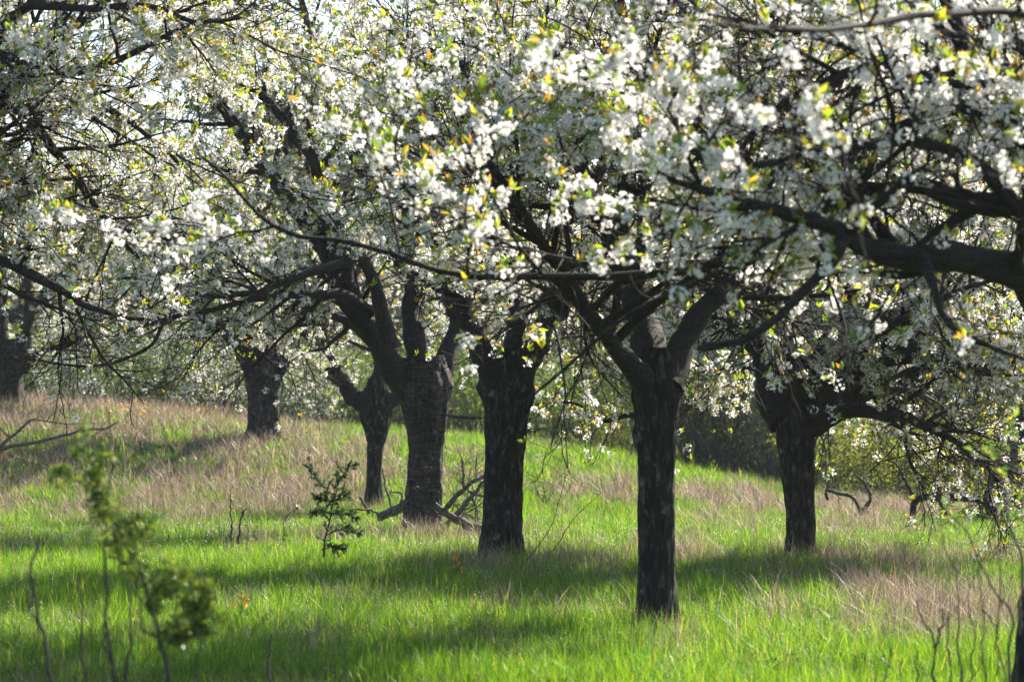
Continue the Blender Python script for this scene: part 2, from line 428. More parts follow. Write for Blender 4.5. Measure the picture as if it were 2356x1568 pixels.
# ------------------------------------------------------------------ the orchard
def main_tree():
    d = 23.8; b = on_ground(1512, d)
    tr = [b, P(1511, 1330, d), P(1510, 1200, d), P(1511, 1050, d), P(1513, 930, d), P(1516, 850, d), P(1520, 800, d)]
    k = 1/275.
    cherry('cherry_tree', 'tall slender cherry trunk standing nearest in the grass with no dead wood at its foot', b, tr,
           [46*k, 46*k, 47*k, 47*k, 49*k, 58*k, 46*k],
           [limb([(1500, 900), (1462, 850), (1415, 795), (1374, 749), (1330, 684), (1285, 610), (1200, 490), (1120, 360)], d, d-1.5, 24*k, 9*k),
            limb([(1508, 890), (1490, 800), (1474, 722), (1445, 640), (1410, 540), (1340, 400), (1270, 220), (1240, 60)], d, d+2, 38*k, 9*k),
            limb([(1530, 890), (1566, 805), (1616, 715), (1680, 648), (1740, 570), (1800, 450), (1890, 300), (1960, 120)], d, d+1.2, 28*k, 9*k),
            limb([(1450, 650), (1500, 540), (1560, 400), (1600, 200), (1600, -80)], d+.3, d+.8, 22*k, 9*k),
            limb([(1420, 570), (1440, 440), (1460, 220), (1420, -60)], d+.2, d-2.2, 20*k, 8*k),
            limb([(1700, 620), (1730, 480), (1760, 260), (1780, 20)], d+.5, d-1.5, 20*k, 7*k),
            limb([(1360, 730), (1330, 690), (1295, 670), (1255, 680), (1220, 720)], d-.3, d+2.5, 11*k, 4*k, .7),
            limb([(1640, 690), (1690, 690), (1740, 715), (1780, 760)], d+.3, d+2.2, 11*k, 4*k, .7)],
           seed=2.1, burls=((.70, 5.9, .045, .32), (.84, .2, .05, .2), (.86, 3.3, .06, .16)), zlow=2.7, zhi=3.7, fsize=.0185,
           boughs=14, inner=.04, lod=1)
def third_tree():
    d = 34.; b = on_ground(1155, d); k = 1/192.
    tr = [b, P(1155, 1220, d), P(1157, 1100, d), P(1160, 1000, d), P(1165, 920, d), P(1165, 850, d), P(1165, 800, d)]
    cherry('cherry_tree', 'cherry tree with deeply fluted dark trunk right of the dead branch pile', b, tr,
           [48*k, 46*k, 45*k, 47*k, 52*k, 62*k, 46*k],
           [limb([(1150, 890), (1115, 828), (1080, 740), (1060, 663), (1010, 550), (950, 380), (900, 180)], d, d-1, 25*k, 8*k),
            limb([(1165, 890), (1178, 800), (1188, 707), (1180, 600), (1180, 430), (1150, 150)], d, d+1.5, 22*k, 8*k),
            limb([(1185, 890), (1235, 790), (1268, 735), (1320, 655), (1390, 560), (1460, 460), (1540, 300)], d, d+1, 25*k, 8*k),
            limb([(1065, 680), (1110, 580), (1080, 380), (1060, 120)], d-.5, d-2.5, 18*k, 7*k),
            limb([(1280, 720), (1320, 560), (1350, 300), (1380, 0)], d+.3, d-2, 18*k, 7*k),
            limb([(1250, 765), (1290, 710), (1345, 695), (1400, 710), (1450, 750), (1490, 810)], d+.4, d+2.2, 13*k, 4*k, .8),
            limb([(1185, 740), (1230, 660), (1280, 640), (1330, 700), (1370, 800)], d+.4, d+3.2, 12*k, 4*k, .6)],
           seed=4.4, burls=((.82, .05, .05, .3), (.8, 3.2, .07, .12)), zlow=2.6, zhi=3.7, rough=.065, inner=.1, fsize=.0185)
def second_tree():
    d = 43.; b = on_ground(975, d); k = 1/152.
    tr = [b, P(975, 1160, d), P(978, 1060, d), P(980, 980, d), P(978, 920, d), P(975, 870, d), P(972, 820, d)]
    cherry('cherry_tree', 'cherry tree with pale horizontally banded bark left of the dead branch pile', b, tr,
           [46*k, 44*k, 43*k, 44*k, 56*k, 70*k, 52*k],
           [limb([(945, 900), (905, 850), (868, 795), (825, 729), (791, 674), (750, 560), (700, 400), (640, 220)], d, d-1, 27*k, 8*k),
            limb([(968, 890), (957, 784), (940, 707), (945, 640), (945, 520), (920, 360), (890, 120)], d, d+1, 23*k, 8*k),
            limb([(1005, 900), (1028, 828), (1045, 773), (1055, 700), (1075, 580), (1080, 420), (1110, 200)], d, d+1.5, 22*k, 8*k),
            limb([(900, 800), (840, 600), (785, 605), (700, 635), (640, 655), (585, 673), (477, 677), (367, 649), (270, 640)], d-1, d-4, 15*k, 3*k, .9),
            limb([(850, 720), (785, 677), (700, 678), (635, 682), (530, 700), (400, 730), (280, 765)], d-1, d-3.5, 12*k, 3*k, .7),
            limb([(470, 690), (400, 715), (375, 745), (340, 800), (235, 840), (130, 835), (20, 812)], d-3, d-4, 5*k, 2*k, .35),
            limb([(800, 690), (770, 540), (700, 330), (560, 180), (430, 60)], d-.5, d-3, 20*k, 7*k, 1.2), limb([(770, 600), (640, 430), (500, 220), (380, -20)], d-.5, d-1, 18*k, 7*k, 1.3),
            limb([(945, 640), (860, 440), (760, 240), (680, -60)], d+.3, d+1, 20*k, 7*k, 1.2), limb([(870, 790), (800, 740), (720, 710), (640, 760), (590, 830)], d, d+2, 14*k, 4*k, .8),
            limb([(1050, 720), (1010, 560), (990, 360), (1000, 160), (980, -60)], d+.3, d-1.5, 18*k, 7*k)],
           seed=6.3, bmat=M_BARKB, burls=((.84, 3.4, .08, .15), (.8, 6.0, .06, .12)), zlow=2.7, zhi=4.0, axis_r=2.6, inner=.08, fsize=.019)
def small_tree():
    d = 50.; b = on_ground(860, d); k = 1/131.
    tr = [b, P(860, 1130, d), P(862, 1060, d), P(866, 990, d), P(866, 945, d), P(866, 900, d), P(866, 870, d)]
    cherry('cherry_tree', 'thinnest cherry tree with knobbly pollarded head and bare crooked arm on its left', b, tr,
           [22*k, 20*k, 19*k, 21*k, 34*k, 38*k, 20*k],
           [limb([(850, 930), (815, 915), (795, 885), (775, 868), (755, 850)], d, d-.3, 22*k, 13*k, .3),
            limb([(875, 935), (905, 920), (925, 900), (945, 850), (960, 780)], d, d+.5, 16*k, 6*k, .6),
            limb([(862, 900), (872, 830), (850, 760), (800, 690), (740, 600)], d, d+.6, 13*k, 5*k, .8),
            limb([(790, 880), (760, 820), (730, 790), (690, 760), (650, 700)], d-.3, d-.8, 8*k, 3*k, .6)],
           seed=8.2, burls=((.72, 3.3, .07, .2), (.74, .1, .07, .2)), zlow=2.5, zhi=3.4, axis_r=2, bl=(.8, 1.7))
def right_tree():
    d = 34.5; b = on_ground(1842, d); k = 1/190.
    tr = [b, P(1842, 1200, d), P(1836, 1100, d), P(1833, 1030, d), P(1832, 980, d), P(1830, 930, d), P(1828, 895, d)]
    cherry('cherry_tree', 'cherry tree on the right with low limbs arching over fallen branches', b, tr,
           [35*k, 34*k, 35*k, 42*k, 48*k, 56*k, 34*k],
           [limb([(1805, 970), (1775, 915), (1750, 840), (1735, 740), (1700, 600), (1640, 430), (1600, 250)], d, d+1, 28*k, 7*k),
            limb([(1830, 940), (1828, 850), (1850, 700), (1850, 520), (1880, 300)], d, d+1.5, 28*k, 7*k),
            limb([(1860, 960), (1910, 935), (1980, 905), (2060, 880), (2160, 820), (2300, 700), (2420, 560)], d, d+1, 26*k, 7*k),
            limb([(1870, 960), (1960, 900), (2060, 890), (2140, 920), (2200, 960)], d+.4, d+2.4, 18*k, 4*k, .8), limb([(1875, 950), (1990, 850), (2150, 820), (2280, 850), (2370, 910)], d-.2, d-2, 20*k, 5*k, .9),
            limb([(1870, 985), (1930, 950), (2000, 948), (2080, 960), (2160, 995), (2240, 1045), (2310, 1110)], d, d-1.2, 19*k, 3*k, .8),
            limb([(1850, 950), (1950, 830), (2050, 730), (2170, 560), (2250, 380)], d, d-1, 24*k, 6*k),
            limb([(1850, 940), (1835, 850), (1790, 770), (1700, 700), (1600, 650)], d, d-3.2, 16*k, 4*k, .8), limb([(1865, 940), (1960, 820), (2060, 740), (2180, 680), (2300, 640)], d, d-3.6, 16*k, 4*k, .9),
            limb([(1845, 930), (1960, 640), (2100, 350), (2190, 80)], d, d+.6, 26*k, 7*k, 1.2), limb([(1840, 930), (1910, 600), (1960, 300), (1990, 0)], d, d-.8, 26*k, 7*k, 1.2),
            limb([(1860, 950), (2120, 600), (2330, 350), (2480, 130)], d, d+1.2, 24*k, 7*k, 1.2),
            limb([(2040, 800), (2100, 800), (2170, 830), (2230, 832), (2300, 830), (2380, 830)], d-2, d-3, 16*k, 9*k, .5),
            limb([(1800, 930), (1730, 850), (1660, 820), (1600, 840), (1540, 890)], d+.5, d+1.8, 12*k, 3*k, .7), limb([(1815, 930), (1760, 800), (1690, 730), (1620, 740), (1560, 800)], d+.2, d+2.5, 15*k, 4*k, .8),
            limb([(1500, 985), (1460, 955), (1390, 965), (1340, 935), (1290, 925), (1230, 930)], d+2.2, d+2.8, 8*k, 2*k, .3)],
           seed=3.7, zlow=1.2, zhi=2.9, axis_r=2.0, flare=.3, inner=.2, fsize=.0185)
def far_tree():
    d = 60.; b = on_ground(605, d); k = 1/109.
    tr = [b, P(605, 960, d), P(605, 920, d), P(606, 880, d), P(606, 850, d), P(608, 825, d)]
    cherry('cherry_tree', 'broad pale trunked cherry tree alone on top of the grassy bank', b, tr,
           [40*k, 37*k, 37*k, 38*k, 46*k, 30*k],
           [limb([(585, 855), (550, 800), (500, 745), (430, 690), (370, 590)], d, d-.5, 17*k, 5*k),
            limb([(595, 850), (575, 790), (545, 710), (520, 570), (480, 420)], d, d+1, 18*k, 5*k),
            limb([(630, 850), (660, 805), (710, 755), (780, 690), (860, 560)], d, d+.6, 17*k, 5*k),
            limb([(610, 840), (622, 760), (640, 620), (650, 420), (630, 200)], d, d+.5, 20*k, 6*k),
            limb([(600, 845), (590, 760), (560, 640), (600, 480), (560, 260)], d, d-2, 14*k, 5*k)],
           seed=5.5, zlow=3.4, zhi=4.8, axis_r=2.4, sides=36, inner=.05)
def edge_tree():
    d = 64.; b = on_ground(25, d); k = 1/102.
    tr = [b, P(25, 890, d), P(26, 850, d), P(24, 810, d), P(22, 780, d)]
    cherry('cherry_tree', 'several stemmed cherry tree at the far left end of the grassy bank', b, tr,
           [34*k, 30*k, 28*k, 34*k, 20*k],
           [limb([(10, 850), (0, 780), (5, 700), (-10, 600), (-40, 400)], d, d+.3, 20*k, 6*k),
            limb([(45, 850), (60, 780), (70, 700), (65, 600), (120, 420)], d, d+.4, 14*k, 5*k),
            limb([(50, 850), (100, 805), (160, 790), (210, 760), (280, 690)], d, d-.6, 9*k, 4*k),
            limb([(20, 830), (-40, 740), (-100, 640), (-160, 450)], d, d-.5, 15*k, 5*k),
            limb([(30, 830), (90, 700), (200, 560), (280, 420)], d, d-1.5, 12*k, 5*k),
            limb([(-10, 930), (-5, 850), (-12, 760), (0, 680)], d-.5, d-.8, 13*k, 8*k, .4)],
           seed=7.5, zlow=1.4, zhi=2.6, axis_r=2., sides=30)
def near_right_tree():
    d = 17.; b = on_ground(2406, d); k = 1/385.
    tr = [b, P(2408, 1560, d), P(2416, 1400, d), P(2470, 1150, d), P(2500, 900, d), P(2490, 760, d), P(2480, 690, d)]
    cherry('cherry_tree', 'blurred near cherry tree reaching thick bare limbs in from the right', b, tr,
           [85*k, 78*k, 72*k, 70*k, 72*k, 80*k, 45*k],
           [limb([(2480, 780), (2400, 690), (2340, 635), (2240, 603), (2120, 590), (2020, 568), (1940, 540), (1850, 505), (1740, 480), (1640, 440), (1500, 380)], d, d-1.2, 46*k, 6*k, 1.3),
            limb([(2480, 740), (2420, 560), (2340, 480), (2220, 455), (2100, 430), (2000, 448), (1890, 480), (1800, 520), (1740, 570), (1690, 590)], d, d+.6, 36*k, 12*k, 1.2),
            limb([(1740, 555), (1690, 590), (1570, 623), (1400, 634), (1200, 638), (1080, 634), (1000, 620), (900, 582), (790, 556), (690, 545), (600, 500), (520, 405), (440, 340)], d+.5, d+.1, 11*k, 4*k, .6),
            limb([(1800, 520), (1700, 590), (1570, 609), (1350, 609), (1290, 597), (1118, 543), (1000, 490), (900, 400), (820, 300)], d+.6, d+1.6, 11*k, 4*k, .55),
            limb([(1940, 545), (1915, 600), (1840, 680), (1770, 745), (1700, 785), (1605, 800)], d-1, d-1.3, 12*k, 8*k, .1),
            limb([(1760, 590), (1660, 625), (1570, 665), (1460, 715), (1380, 775), (1275, 870), (1200, 925), (1120, 958), (1030, 955), (970, 940), (915, 880)], d+.6, d+2.5, 6*k, 2.5*k, .0),
            limb([(2470, 740), (2440, 500), (2330, 300), (2240, 200), (2200, 60), (2120, -150)], d, d+1, 50*k, 14*k, 1.2), limb([(2470, 740), (2430, 400), (2390, 160), (2300, 40), (2180, -60)], d, d+2, 34*k, 8*k, 1.4), limb([(2480, 740), (2500, 420), (2460, 250), (2330, 190), (2180, 190), (2060, 120)], d, d-.6, 26*k, 7*k, 1.2),
            limb([(2330, 300), (2200, 250), (2060, 300), (1980, 420), (1950, 450)], d+.3, d+.5, 14*k, 8*k, .5),
            limb([(2480, 700), (2500, 400), (2450, 120), (2356, 32), (2150, 36), (1950, 62), (1750, 64), (1600, 40)], d, 11.5, 15*k, 3*k, 1.0),
            limb([(2240, 200), (2100, 140), (1960, 170), (1830, 220), (1720, 320), (1690, 420)], d+.5, d-.5, 20*k, 5*k, 1.0),
            limb([(2340, 480), (2250, 380), (2120, 330), (1900, 345), (1720, 380), (1560, 330)], d, d-1, 16*k, 5*k, 1.0),
            limb([(2120, 590), (2150, 660), (2180, 740), (2280, 800), (2380, 830)], d-.6, d-1.5, 12*k, 4*k, .3)],
           seed=9.1, zlow=2.45, zhi=3.2, axis_r=1.2, inner=.5, lod=0, boughs=7, bl=(.7, 1.6), branch_per=6, twig_per=4, density=.6, leafden=.9, nfl=16, droop=.05)
def near_left_tree():
    d = 27.; b = on_ground(-420, d); k = 1/242.
    tr = [b, P(-420, 1250, d), P(-420, 1050, d), P(-410, 900, d), P(-400, 820, d), P(-395, 780, d)]
    cherry('cherry_tree', 'cherry tree beyond the left edge whose long boughs hang into view', b, tr,
           [50*k, 46*k, 45*k, 52*k, 60*k, 30*k],
           [limb([(-400, 830), (-260, 600), (-120, 540), (0, 598), (110, 655), (190, 690), (280, 730), (345, 742)], d, d-.5, 30*k, 4*k, .8),
            limb([(-400, 820), (-200, 400), (-60, 180), (35, 218), (115, 335), (165, 400), (260, 520), (330, 600)], d, d+1, 34*k, 5*k),
            limb([(-400, 820), (-250, 350), (-100, 160), (0, 134), (90, 150), (170, 160), (250, 145), (330, 112), (420, 60)], d, d-1, 30*k, 5*k),
            limb([(-400, 820), (-280, 300), (-80, 120), (0, 57), (70, 10), (180, -80)], d, d-.6, 26*k, 8*k),
            limb([(-260, 600), (-100, 420), (0, 430), (120, 480), (260, 520), (420, 560)], d, d+1.5, 16*k, 4*k, .9),
            limb([(-200, 400), (-20, 240), (150, 220), (300, 280), (420, 380)], d+.5, d+2, 18*k, 5*k),
            limb([(-400, 820), (-120, 330), (140, 90), (330, -20), (500, 10)], d, d+1.2, 28*k, 6*k, 1.2), limb([(-400, 820), (-160, 300), (60, 20), (220, -120)], d, d-.4, 26*k, 6*k, 1.2),
            limb([(-400, 820), (-500, 500), (-520, 200), (-480, -200)], d, d+.5, 30*k, 9*k),
            limb([(70, 10), (200, 20), (330, 12), (450, 50), (560, 40)], d-.6, d-1, 9*k, 4*k)],
           seed=1.3, zlow=2.7, zhi=3.8, axis_r=2.0, boughs=9, density=.85)
for f in (main_tree, third_tree, second_tree, small_tree, right_tree, far_tree, edge_tree, near_right_tree, near_left_tree): f()

# orchard trees further back: one built, the others copied, turned and scaled
def back_tree():
    b = np.array((0., 0., 0.))
    tr = [b, b+(0, 0, .6), b+(.03, 0, 1.2), b+(.02, 0, 1.7), b+(0, 0, 2.1)]
    lm = []
    for k in range(6):
        a = k*1.05+rng.uniform(-.3, .3); c, s = math.cos(a), math.sin(a); o = .35 if k < 5 else .1
        lm.append(([np.array((c*.05, s*.05, 1.75)), np.array((c*.5*o/.35, s*.5*o/.35, 2.5)), np.array((c*1.3*o/.35, s*1.3*o/.35, 3.3)),
                    np.array((c*2.1*o/.35, s*2.1*o/.35, 4.4)), np.array((c*2.5*o/.35, s*2.5*o/.35, 5.6))], .13, .04, 1.0))
        a += .5; c, s = math.cos(a), math.sin(a)
        lm.append(([np.array((c*.05, s*.05, 1.8)), np.array((c*.8, s*.8, 2.4)), np.array((c*1.8, s*1.8, 2.75)), np.array((c*2.7, s*2.7, 2.6)), np.array((c*3.4, s*3.4, 2.1))], .08, .02, .9))
    return cherry(
        'cherry_tree', 'x', b, tr, [.26, .24, .24, .3, .16], lm, lod=2, fsize=.026, density=.75, zlow=1.7, zhi=2.8,
        axis_r=2.4, sides=24, boughs=8, branch_per=8, twig_per=4, nfl=7)
_iv = in_view
in_view = lambda p, m=0: np.ones(len(p), bool)
proto = back_tree()
in_view = _iv
spots = [(330, 98, 1.5, 'hazy cherry tree rising above the row of orange saplings'),
         (60, 96, 1.4, 'hazy cherry tree right behind the several stemmed tree'),
         (500, 104, 1.5, 'hazy blossoming cherry tree behind the left arm of the bank top tree'),
         (720, 98, 1.35, 'hazy cherry tree in the gap right of the bank top tree'),
         (930, 104, 1.4, 'cherry tree crown showing behind the banded trunk'),
         (1150, 104, 1.4, 'cherry tree behind the green shrubs between two middle trunks'),
         (1340, 100, 1.3, 'sunlit cherry tree between the fluted trunk and the nearest trunk'),
         (1530, 88, 1.2, 'cherry tree right behind the dark thicket, next to the nearest trunk'),
         (1700, 84, 1.1, 'cherry tree rising behind the middle of the dark thicket'),
         (1860, 78, 1.05, 'cherry tree directly behind the right hand trunk'),
         (2010, 82, 1.2, 'cherry tree above the yellow green bushes'),
         (2180, 80, 1.2, 'blossoming cherry tree behind the low arching limbs on the right'),
         (2400, 70, 1.1, 'cherry tree at the far right edge behind the leaning dark trunk')]
for n, (u, d, s, lab) in enumerate(spots):
    o = proto if n == 0 else copy_tree(proto)
    o.location = on_ground(u, d); o.scale = (s, s, s); o.rotation_euler = (0, 0, n*2.1)
    o['label'] = lab; o['group'] = 'distant cherry trees behind the meadow'

# ------------------------------------------------------------------ shrubs at the meadow's edge
def shrub(name, stems, h, spread, leafm, leaf, flower=0, leaves=2, per=(7, 6), thin=.02, seed=0, up=.35, cat='shrub'):
    t = empty(name, (0, 0, 0), 'x', cat)
    a = rng.uniform(0, 6.28, stems); r = spread*.25*np.sqrt(rng.uniform(0, 1, stems))
    n = 9; D = np.stack([np.cos(a)*.45, np.sin(a)*.45, np.ones(stems)], 1)*1.0
    D[:, :2] *= rng.uniform(.1, 1, (stems, 1))*spread/h
    D = vnorm(D); Ps = np.zeros((stems, n, 3)); Ps[:, 0] = np.stack([np.cos(a)*r, np.sin(a)*r, np.full(stems, -.1)], 1)
    L = (h*rng.uniform(.65, 1.05, stems)/(n-1))[:, None]
    for j in range(1, n):
        D = vnorm(D + .16*rng.normal(0, 1, (stems, 3)) + np.array([0, 0, .02])); Ps[:, j] = Ps[:, j-1] + D*L
    Rs = thin*rng.uniform(.6, 1.3, (stems, 1))*np.linspace(1, .25, n)[None]
    B, Rb = sprout(Ps, Rs, per[0], .12, .98, .5, 1.3, 6, .5, 1.2, up, .35, .6, .012, .004, .45)
    T, Rt = sprout(B, Rb, per[1], .1, 1, .15, .5, 4, .4, 1.2, .1, .4, .6, .006, .0025, .3)
    m = MB(); m.tubes(Ps, Rs, 5); m.tubes(B, Rb, 3, cap=False); m.tubes(T, Rt, 3, cap=False); m.build('stems', M_STEM, t)
    m = MB()
    p, d = pts_on(T, leaves, .1, 1); leaf_tufts(m, p, d, 2, leaf*.6, leaf*1.25, .55, .9); m.build('foliage', leafm, t, False)
    if flower:
        m = MB(); p, d = pts_on(T, flower, .1, 1); p = np.repeat(p, 3, 0) + rng.normal(0, .035, (len(p)*3, 3))
        flowers(m, p, vnorm(rng.normal(0, 1, p.shape)), np.full(len(p), .024), 2); m.build('blossom', M_PETALF, t, False)
    return t
def place(proto, first, u, d, s, rz, label, group, sz=None):
    o = proto if first else copy_tree(proto)
    o.location = on_ground(u, d, -.05); o.scale = (s, s, sz or s); o.rotation_euler = (0, 0, rz)
    o['label'] = label; o['group'] = group; return o
white = shrub('blossoming_shrub', 20, 3.4, 3.4, M_LEAFS, .07, flower=2, leaves=4)
green = shrub('green_shrub', 26, 3.2, 3.4, M_LEAFG, .075, leaves=3)
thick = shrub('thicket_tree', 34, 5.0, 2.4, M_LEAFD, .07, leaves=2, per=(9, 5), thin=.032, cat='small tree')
yell = shrub('yellow_green_shrub', 22, 3.0, 3.4, M_LEAFY, .075, leaves=2)
gw, gg, gt, gy_ = 'white flowering shrubs at the back of the meadow', 'green shrubs at the back of the meadow', \
    'thin stemmed trees of the dark thicket', 'sunlit yellow green bushes behind the fallen branches'
WS = [(150, 80, 1.0, 'hazy white flowering shrub beside the several stemmed tree'), (270, 76, .9, 'hazy white flowering shrub above the orange saplings'),
      (370, 80, 1.05, 'blue grey hazy shrub dotted white, right of the orange saplings'), (470, 75, 1.0, 'white flowering shrub touching the left of the bank top trunk'),
      (545, 82, 1.0, 'white flowering shrub directly behind the bank top trunk'), (690, 72, .85, 'pale creamy shrub just right of the bank top trunk'),
      (760, 80, 1.0, 'white flowering shrub behind the crooked arm of the thinnest tree'), (1980, 68, 1.0, 'white flowering shrub behind the right tree trunk'),
      (2110, 70, 1.0, 'white flowering shrub above the yellow green bushes')]
for n, (u, d, s, l) in enumerate(WS): place(white, n == 0, u, d, s, n*1.7, l, gw)
GS = [(320, 74, .8, 'green shrub in front of the hazy white shrubs, above the orange saplings'), (680, 76, .8, 'green shrub in front of the pale creamy shrub right of the bank top trunk'), (90, 84, .9, 'green shrub in shade behind the several stemmed tree'), (420, 88, 1.1, 'green shrub glimpsed between hazy white shrubs'),
      (820, 78, .95, 'green shrub left of the banded trunk'), (910, 84, 1.1, 'green shrub behind the gap left of the banded trunk'),
      (1050, 80, 1.05, 'green shrub framed by the banded and the fluted trunks'), (1110, 86, 1.1, 'taller green shrub behind the fluted trunk'),
      (1260, 80, 1.0, 'green shrub just right of the fluted trunk'), (1350, 76, .9, 'green shrub left of the yellow hazel bush'),
      (1440, 84, 1.15, 'green shrub behind the nearest trunk')]
for n, (u, d, s, l) in enumerate(GS): place(green, n == 0, u, d, s, n*2.3+.4, l, gg)
TS = [(1500, 74, .8), (1590, 68, .8), (1640, 72, .9), (1690, 67, .82), (1740, 70, .9), (1790, 66, .78), (1850, 70, .9), (1300, 96, 1.1), (1180, 98, 1.1), (1000, 98, 1.1), (850, 98, 1.0),
      (2050, 67, .85), (2180, 68, .85), (2290, 67, .85)]
TL = ['dark thicket tree hidden behind the nearest trunk', 'dark thicket tree just right of the nearest trunk', 'second dark thicket tree right of the nearest trunk',
      'dark thicket tree at the middle of the gap right of the nearest trunk', 'dark thicket tree left of the right hand trunk', 'dark thicket tree against the left side of the right hand trunk',
      'dark thicket tree behind the right hand trunk', 'tall thicket tree behind the green shrubs by the nearest trunk', 'tall thicket tree behind the fluted trunk',
      'tall thicket tree behind the green shrubs between two trunks', 'tall thicket tree behind the thinnest tree', 'dark thicket tree behind the bright bushes, nearest the right hand trunk',
      'dark thicket tree behind the middle of the bright bushes', 'dark thicket tree at the right end of the bright bushes']
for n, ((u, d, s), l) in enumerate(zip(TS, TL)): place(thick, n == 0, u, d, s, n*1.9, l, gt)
YS = [(1390, 68, .55, 'yellow green bush left of the nearest trunk'), (1930, 60, .75, 'yellow green bush right beside the right hand trunk'),
      (2010, 62, .8, 'brightest yellow green bush behind the hooked fallen branch'), (2090, 59, .72, 'yellow green bush behind the long fallen bough'),
      (2180, 61, .8, 'yellow green bush between the fallen bough and the leaning trunk'), (2270, 60, .75, 'yellow green bush behind the dark leaning trunk')]
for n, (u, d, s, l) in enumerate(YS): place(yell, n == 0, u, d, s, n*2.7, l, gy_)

# the wood beyond the meadow
def wood():
    m = MB(); N = 240
    x = rng.uniform(-70, 70, N); y = rng.uniform(112, 160, N); z = H(x, y); h = rng.uniform(5, 9, N)
    Ps = np.stack([np.stack([x+rng.normal(0, .1, N), y, z+h*t], 1) for t in np.linspace(0, 1, 5)], 1)
    m.tubes(Ps, np.linspace(.12, .03, 5)[None]*np.ones((N, 1)), 5)
    k = 420; p = np.repeat(np.stack([x, y, z], 1), k, 0); hh = np.repeat(h, k)
    q = vnorm(rng.normal(0, 1, (N*k, 3)))*rng.uniform(.3, 1, (N*k, 1))**.5
    p = p + q*np.stack([np.full(N*k, 2.4), np.full(N*k, 2.4), hh*.5], 1) + np.stack([0*hh, 0*hh, hh*.52], 1)
    leaf_tufts(m, p, q, 1, .2, .42, .6, 1.2, 1)
    tag(m.build('wood', [M_STEM, M_LEAFG]), 'distant spring wood closing the view behind the orchard', 'wood', kind='stuff')
wood()

# ------------------------------------------------------------------ grass
def blob(px, su, sv, x, y):
    g = G(*px); return np.exp(-((x-g[0])/su)**2 - ((y-g[1])/sv)**2)
def dryness(x, y):
    n = .5 + .5*wav(x, y, 1.1, 3); n2 = np.clip(.5 + .38*wav(x*1.0, y*.5, 2.3, 1) + .3*wav(x, y*.7, 6.0, 4), 0, 1.2)
    w = .05 + .34*n*n2 + .25*sstep(.55, .9, n)*n2
    w = w + .9*sstep(-1.6, -4.6, x + .08*(y-52))*sstep(45, 51, y)*(.4+.5*n+.6*(n2-.5))
    for px, su, sv, a in (((1000, 1250), 1.3, 2.2, .95), ((1200, 1310), .8, 1.6, .8), ((640, 1250), .9, 2.0, .6), ((1330, 1135), 2.2, 3.0, .7), ((1620, 1150), 2.2, 3.0, .85),
                          ((2250, 1460), 1.1, 1.6, .7), ((1980, 1420), .8, 1.2, .6), ((2330, 1300), 1.2, 2.5, .8), ((2180, 1400), .9, 1.6, .7), ((1950, 1230), 1.5, 2.5, .7), ((2000, 1190), 2.2, 3.0, .9), ((2200, 1190), 2.0, 3.2, .9), ((2050, 1310), 1.4, 2, .7), ((1900, 1340), 1.2, 1.5, .5), ((2250, 1420), 1.0, 2.2, .75), ((1640, 1500), .7, 1.1, .45), ((2100, 1500), .7, 1.2, .5),
                          ((1640, 1290), 1.0, 1.4, .55), ((760, 1060), 1.8, 4, .55), ((1060, 1070), .8, 3, .5), ((900, 1130), 1.2, 2.5, .35)):
        w = w + a*blob(px, su, sv, x, y)*(.12+1.25*n2**1.4)
    return np.clip(w, 0, 1)
def scatter(y0, y1, dens):
    sl = 1.13*1178/F
    n = int(dens*sl*(y1*y1-y0*y0) + dens*1.6*(y1-y0))
    m = n//13 + 1
    y = np.sqrt(rng.uniform(y0*y0, y1*y1, m)); x = rng.uniform(-1, 1, m)*(sl*y+.8)
    hs = rng.lognormal(0, .36, m); r = rng.uniform(.03, .14, m); i = rng.integers(0, m, n)
    dx, dy = rng.normal(0, 1, n)*r[i], rng.normal(0, 1, n)*r[i]
    return x[i]+dx, y[i]+dy, np.clip(hs[i], .5, 1.7), np.arctan2(dy, dx)
def blades(mb, x, y, h, w, lean, segs, curl=.5, az=None):
    k = len(x)
    if not k: return
    z = H(x, y); a = rng.uniform(0, 6.28, k) if az is None else az + rng.normal(0, .7, k); b = a + np.pi/2 + rng.normal(0, .5, k)
    base = np.stack([x, y, z-.01], 1); Ld = np.stack([np.cos(a), np.sin(a), 0*a], 1); Wd = np.stack([np.cos(b), np.sin(b), 0*b], 1)
    l = lean*rng.uniform(.1, 1, k)
    vs = []
    for j in range(segs):
        t = j/segs; c = base + Ld*(h*l*t**(1+curl))[:, None] + np.array([0, 0, 1.])*(h*t*(1-.25*l*t))[:, None]
        ww = (w*(1-.55*t))[:, None]*Wd*.5; vs += [c-ww, c+ww]
    tip = base + Ld*(h*l)[:, None] + np.array([0, 0, 1.])*(h*(1-.25*l))[:, None]; vs.append(tip)
    nv = 2*segs+1; V = np.stack(vs, 1).reshape(-1, 3); off = (np.arange(k)*nv)[:, None]
    fl = [np.array([[2*j, 2*j+1, 2*j+3, 2*j+2]]) + off for j in range(segs-1)]
    fl.append(np.array([[2*segs-2, 2*segs-1, 2*segs]]) + off)
    mb.add(V, fl)
mg, md = MB(), MB()
